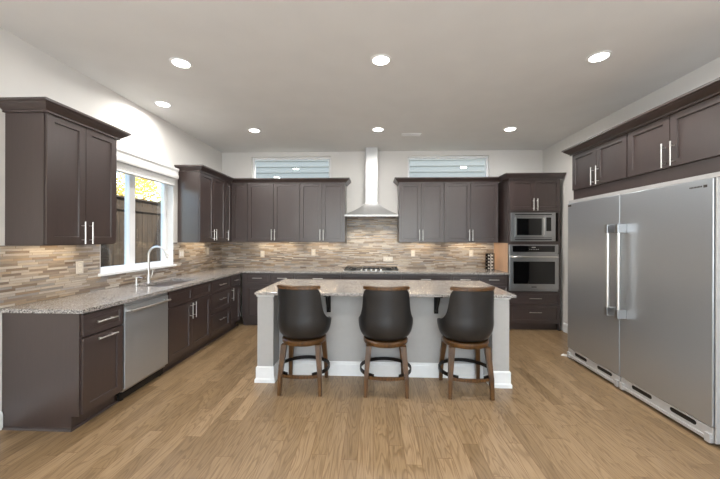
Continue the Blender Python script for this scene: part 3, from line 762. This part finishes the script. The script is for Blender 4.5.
    obj('top_rail', bm, 'stoolwood', t)
    return t
s0 = make_stool()
stools = [(-.680, 3.145, -9, 'left stool of three at the island, brown legs and charcoal leather barrel back'),
          (.118, 3.145, 0, 'middle stool of three at the island, charcoal leather barrel back squarely facing the room'),
          (.885, 3.150, 9, 'right stool of three at the island, its leather back turned so one arm shows')]
for i, (x, y, a, lab) in enumerate(stools):
    if i == 0: s0.location = (x, y, 0); s0['label'] = lab; s0['group'] = 'bar stools at the island'; s = s0
    else: s = dup(s0, (x, y, 0), 0, lab)
    for ch in s.children:
        if ch.name.split('.')[0] in ('seat_cushion', 'backrest', 'top_rail'): ch.rotation_euler = (0,0,math.radians(a))

# ------------------------------------------------------------ refrigerators
FRX = 2.37
def fridge(name, label, y_far, wdt, handle_near, badge):
    t = thing(name, label, 'refrigerator', (FRX+.06, y_far, 0), -R90, 'pair of stainless column refrigerators')
    d = XR-(FRX+.06)-.01; w = wdt
    obj('cabinet_body', box(nb(), .004, w-.004, 0, d, .06, 1.87), 'black', t)
    dr = obj('door', box(nb(), .003, w-.003, -.06, -.004, .135, 1.885, .006), 'steel_fridge', t)
    hx = w-.068 if handle_near else .068
    bm = nb(); cyl(bm, (hx,-.125,.705), (hx,-.125,1.595), .0155, seg=20)
    hd = obj('handle', bm, 'nickel', dr, smooth=True)
    for z in (.745, 1.555):
        bm = nb(); box(bm, hx-.019, hx+.019, -.144, -.06, z-.042, z+.042, .004); obj('handle_bracket', bm, 'steel', hd)
    if badge == 'far':
        b = obj('brand_badge', box(nb(), .012, .075, -.0615, -.06, 1.845, 1.866), 'slot', dr)
    else:
        bm = nb(); xs = w-.20
        for i in range(9): box(bm, xs+.03+i*.0105, xs+.03+i*.0105+.007, -.0612, -.06, 1.830, 1.841)
        box(bm, xs+.132, xs+.158, -.0612, -.06, 1.825, 1.844)
        b = obj('brand_badge', bm, 'slot', dr)
    # bottom grille with two slots
    bm = nb(); box(bm, .008, w-.008, -.052, -.03, .035, .128, .003); box(bm, .008, w-.008, -.064, -.05, .030, .056, .003)
    g = obj('bottom_grille', bm, 'alu', t)
    for c0, c1 in ((.14,.35),(.52,.73)):
        bm = nb(); n = 10; r = .017; pts = []
        for k in range(n+1): a = math.pi/2+math.pi*k/n; pts.append((c0+r+r*math.cos(a), .098+r*math.sin(a)))
        for k in range(n+1): a = -math.pi/2+math.pi*k/n; pts.append((c1-r+r*math.cos(a), .098+r*math.sin(a)))
        A = [bm.verts.new((x,-.0535,z)) for x, z in pts]; B = [bm.verts.new((x,-.050,z)) for x, z in pts]
        bm.faces.new(A); bm.faces.new(list(reversed(B)))
        for k in range(len(pts)): bm.faces.new((A[k], A[(k+1)%len(pts)], B[(k+1)%len(pts)], B[k]))
        obj('vent_slot', bm, 'black', g)
    for x in (.012, w-.052):
        bm = nb(); box(bm, x, x+.04, -.070, .0, .020, .085, .003); obj('hinge_foot', bm, 'alu', t)
    for x in (.05, w/2, w-.05):
        bm = nb(); cyl(bm, (x,.02,0), (x,.02,.06), .016, seg=14); obj('leveling_leg', bm, 'black', t, smooth=True)
    return t
fridge('refrigerator', 'far stainless steel refrigerator with handle at its near edge, beside the oven tower', 4.035, .835, True, 'far')
fridge('refrigerator', 'near stainless steel refrigerator at right edge of picture, handle at its far edge', 3.198, .853, False, 'near')
t = thing('refrigerator_trim_frame', 'slim pale metal trim strip around the tops of both refrigerators', 'trim', (FRX+.05, 4.04, 0), -R90)
obj('top_strip', box(nb(), 0, 1.90, -.035, .30, 1.888, 1.922, .002), 'alu', t)
bm = nb(); box(bm, 1.698, 1.708, -.04, .30, .03, 1.887, .002); obj('side_strip', bm, 'alu', t)
bm = nb(); box(bm, 1.712, 1.90, -.01, .30, .03, 1.887, .002); obj('side_panel', bm, 'steel', t)
# cabinets above
RXc = 2.45
def rcab(y0, w, label):
    return cabinet('upper_cabinet', label, 'cabinet', RXc, y0, -R90, w, XR-RXc-.002, 1.925, 2.49,
        [('door', .004, w/2, 2.045, 2.482, ('v', w/2-.04, 2.15, .20)), ('door', w/2, w-.004, 2.045, 2.482, ('v', w/2+.04, 2.15, .20))], 'cabinets above the refrigerators')
rcab(4.05, .857, 'far espresso two-door cabinet above the far refrigerator')
rcab(3.193, .893, 'near espresso two-door cabinet above the near refrigerator at right edge')
tag(obj('paper_scrap', prism(nb(), [(2.345,4.12),(2.41,4.07),(2.45,4.12),(2.40,4.17)], 0, .004), 'paper'), 'tiny white paper scrap on floor by the far refrigerator foot', 'paper')

# ------------------------------------------------------------ ceiling
def downlight_proto(loc):
    t = thing('recessed_light', 'x', 'ceiling light', loc, 0, 'recessed ceiling lights')
    obj('trim_ring', lathe(nb(), [(.070,-.002),(.074,-.007),(.092,-.004),(.095,0),(.070,0)], seg=40, cap=False), 'white', t, smooth=True)
    l = obj('lamp_lens', lathe(nb(), [(.071,-.002),(.06,-.008),(.03,-.014),(.002,-.016)], seg=32), 'lens', t, smooth=True)
    ld = bpy.data.lights.new('downlight', 'AREA'); ld.shape = 'DISK'; ld.size = .13; ld.energy = DOWNLIGHT_W; ld.color = WARM; ld.spread = math.radians(172)
    lo = bpy.data.objects.new('downlight_beam', ld); COL.objects.link(lo); lo.parent = l; lo.location = (0,0,-.019)
    return t
spots = [(-1.75,2.84,'near left of the camera-side row'), (.06,2.86,'in middle of the camera-side row'), (1.955,2.88,'at right end of the camera-side row'),
         (-2.50,3.70,'close to the left wall above the sink window'), (-1.757,4.65,'at left of the row nearest the back wall'), (.058,4.67,'in middle of the row nearest the range hood'), (1.96,4.72,'at right of the row nearest the oven tower')]
fill_spots = [(.06,1.0), (1.955,1.0), (-1.75,-2.2), (1.955,-2.2)]  # out-of-view ceiling lights, added to supply extra light
dl = downlight_proto((spots[0][0], spots[0][1], H)); dl['label'] = 'bright recessed ceiling light '+spots[0][2]
for x, y, s in spots[1:]: dup(dl, (x, y, H), 0, 'bright recessed ceiling light '+s)
for x, y in fill_spots: dup(dl, (x, y, H), 0, 'added recessed ceiling light outside the view')
t = thing('ceiling_vent', 'small white ceiling air vent in front of the right transom window', 'vent', (.567, 4.91, H-.008))
bm = nb(); box(bm, -.15, .15, -.05, -.038, 0, .008); box(bm, -.15, .15, .038, .05, 0, .008); box(bm, -.15, -.138, -.038, .038, 0, .008); box(bm, .138, .15, -.038, .038, 0, .008); box(bm, -.006, .006, -.038, .038, 0, .008)
obj('vent_frame', bm, 'white', t)
bm = nb()
for i in range(4): box(bm, -.138, .138, -.030+i*.019, -.022+i*.019, .003, .008)
obj('louver', bm, 'ceiling', t)
obj('duct_opening', box(nb(), -.138, -.01, -.036, .036, .0065, .0078), 'slot', t)

# ------------------------------------------------------------ under-cabinet strips
def strip_light(x, y, L, rot, label, k=1.0):
    t = thing('under_cabinet_light', label, 'light', (x, y, UZ0+.0075), rot, 'under-cabinet light bars')
    obj('housing', box(nb(), -L/2, L/2, -.018, .018, .006, .0155), 'white', t)
    l = obj('lamp_lens', box(nb(), -L/2+.01, L/2-.01, -.013, .013, 0, .006), 'warmlens', t)
    ld = bpy.data.lights.new('strip_light', 'AREA'); ld.shape = 'RECTANGLE'; ld.size = L-.02; ld.size_y = .03; ld.energy = UNDER_W*L*k; ld.color = (1,.82,.58)
    lo = bpy.data.objects.new('strip_beam', ld); COL.objects.link(lo); lo.parent = l; lo.location = (0,0,-.003)
strip_light(XL+.12, 2.66, .50, R90, 'warm light bar under the near left wall cabinet')
strip_light(XL+.12, 4.92, .62, R90, 'warm light bar under the wall cabinet right of sink window')
strip_light(-1.75, YB-.12, .75, 0, 'warm light bar under back cabinet next to the left corner unit')
strip_light(-.90, YB-.12, .55, 0, 'warm light bar under the cabinet left of the hood')
strip_light(.80, YB-.12, .55, 0, 'warm light bar under the cabinet right of the hood')
strip_light(1.66, YB-.12, .70, 0, 'warm light bar under the cabinet beside the oven tower')

# ------------------------------------------------------------ outdoors
struct('ground', box(nb(), -30, 30, -25, 30, -.5, -.3), 'ground')
struct('bounce_slab', box(nb(), -6, 7, -12, YF-T-.01, -.3, -.02), 'bounce_slab')  # unseen pale slab added to bounce sunlight up onto the ceiling
# neighbour's wall with lap siding seen through the transoms
bm = nb(); y = 8.2
for i in range(44):
    z = -.3+i*.15
    vs = [(-4.3,y,z),(12,y,z),(12,y+.018,z+.15),(-4.3,y+.018,z+.15)]
    f = [bm.verts.new(v) for v in vs]; bm.faces.new(f)
    g = [bm.verts.new(v) for v in ((-4.3,y,z),(12,y,z),(12,y+.02,z),(-4.3,y+.02,z))]; bm.faces.new(g)
box(bm, -4.3, 12, y+.02, y+.3, -.3, 6.3)
t = obj('neighbor_house', bm, 'siding'); tag(t, 'pale blue-grey lap-sided house wall seen through the transom windows', 'house')
# fence
FXX = -4.7
t = thing('wooden_fence', 'brown cedar board fence outside the sink window', 'fence', (FXX, 5.2, -.3))
bm = nb()
for i in range(34):
    yy = -2.8+i*.145; box(bm, -.01, .01+random.random()*.004, yy, yy+.138, 0, 2.50)
obj('fence_board', bm, 'fence', t)
bm = nb(); box(bm, -.05, .06, -2.8, 2.13, 2.50, 2.53); box(bm, .012, .05, -2.8, 2.13, 2.28, 2.38); box(bm, .012, .05, -2.8, 2.13, .4, .5); obj('fence_rail', bm, 'fence', t)
for yy in (-2.8, -.4, 2.06): obj('fence_post', box(nb(), .02, .11, yy, yy+.09, 0, 2.62), 'fence', t)
def tree(name, label, x, y, hgt, rad, zc, n, mat, leaf=.07):
    t = thing(name, label, 'tree', (x, y, -.3))
    bm = nb(); tube(bm, [(0,0,0),(.05,.03,hgt*.35),(-.04,.05,hgt*.6),(.03,0,hgt*.85)], [.10,.08,.05,.02], 8)
    for k in range(7):
        a = random.uniform(0, 6.28); z = hgt*random.uniform(.3,.65)
        tube(bm, [(0,0,z),(math.cos(a)*rad*.4, math.sin(a)*rad*.4, z+.35),(math.cos(a)*rad*.8, math.sin(a)*rad*.8, z+.55+.3*random.random())], [.035,.022,.008], 6)
    obj('trunk', bm, 'bark', t)
    bm = nb()
    cl = [Vector((random.gauss(0,.45)*rad, random.gauss(0,.45)*rad, zc+random.gauss(0,.38)*rad)) for _ in range(60)]
    for i in range(n):
        p = random.choice(cl)+Vector([random.gauss(0,.13)*rad for _ in range(3)])
        q = Matrix.Rotation(random.uniform(0,6.28),3,'X') @ Matrix.Rotation(random.uniform(0,6.28),3,'Z')
        s = leaf*random.uniform(.6,1.2)
        bm.faces.new([bm.verts.new(p+q@Vector(v)*s) for v in ((-.5,0,0),(0,-.35,0),(.6,0,.05),(0,.35,0))])
    obj('foliage', bm, mat, t)
tree('autumn_tree', 'yellow-leaved autumn tree rising behind the fence left of window mullion', -8.0, 5.9, 4.6, 1.25, 3.2, 6000, 'leaf_yellow')
tree('autumn_tree', 'tall yellow-leaved tree beyond the fence seen in right window half', -8.2, 10.4, 5.4, 1.5, 3.5, 8000, 'leaf_yellow')
tree('autumn_tree', 'low yellow-green tree filling the gap past the fence end', -6.0, 8.6, 3.0, .85, 1.9, 5000, 'leaf_green')
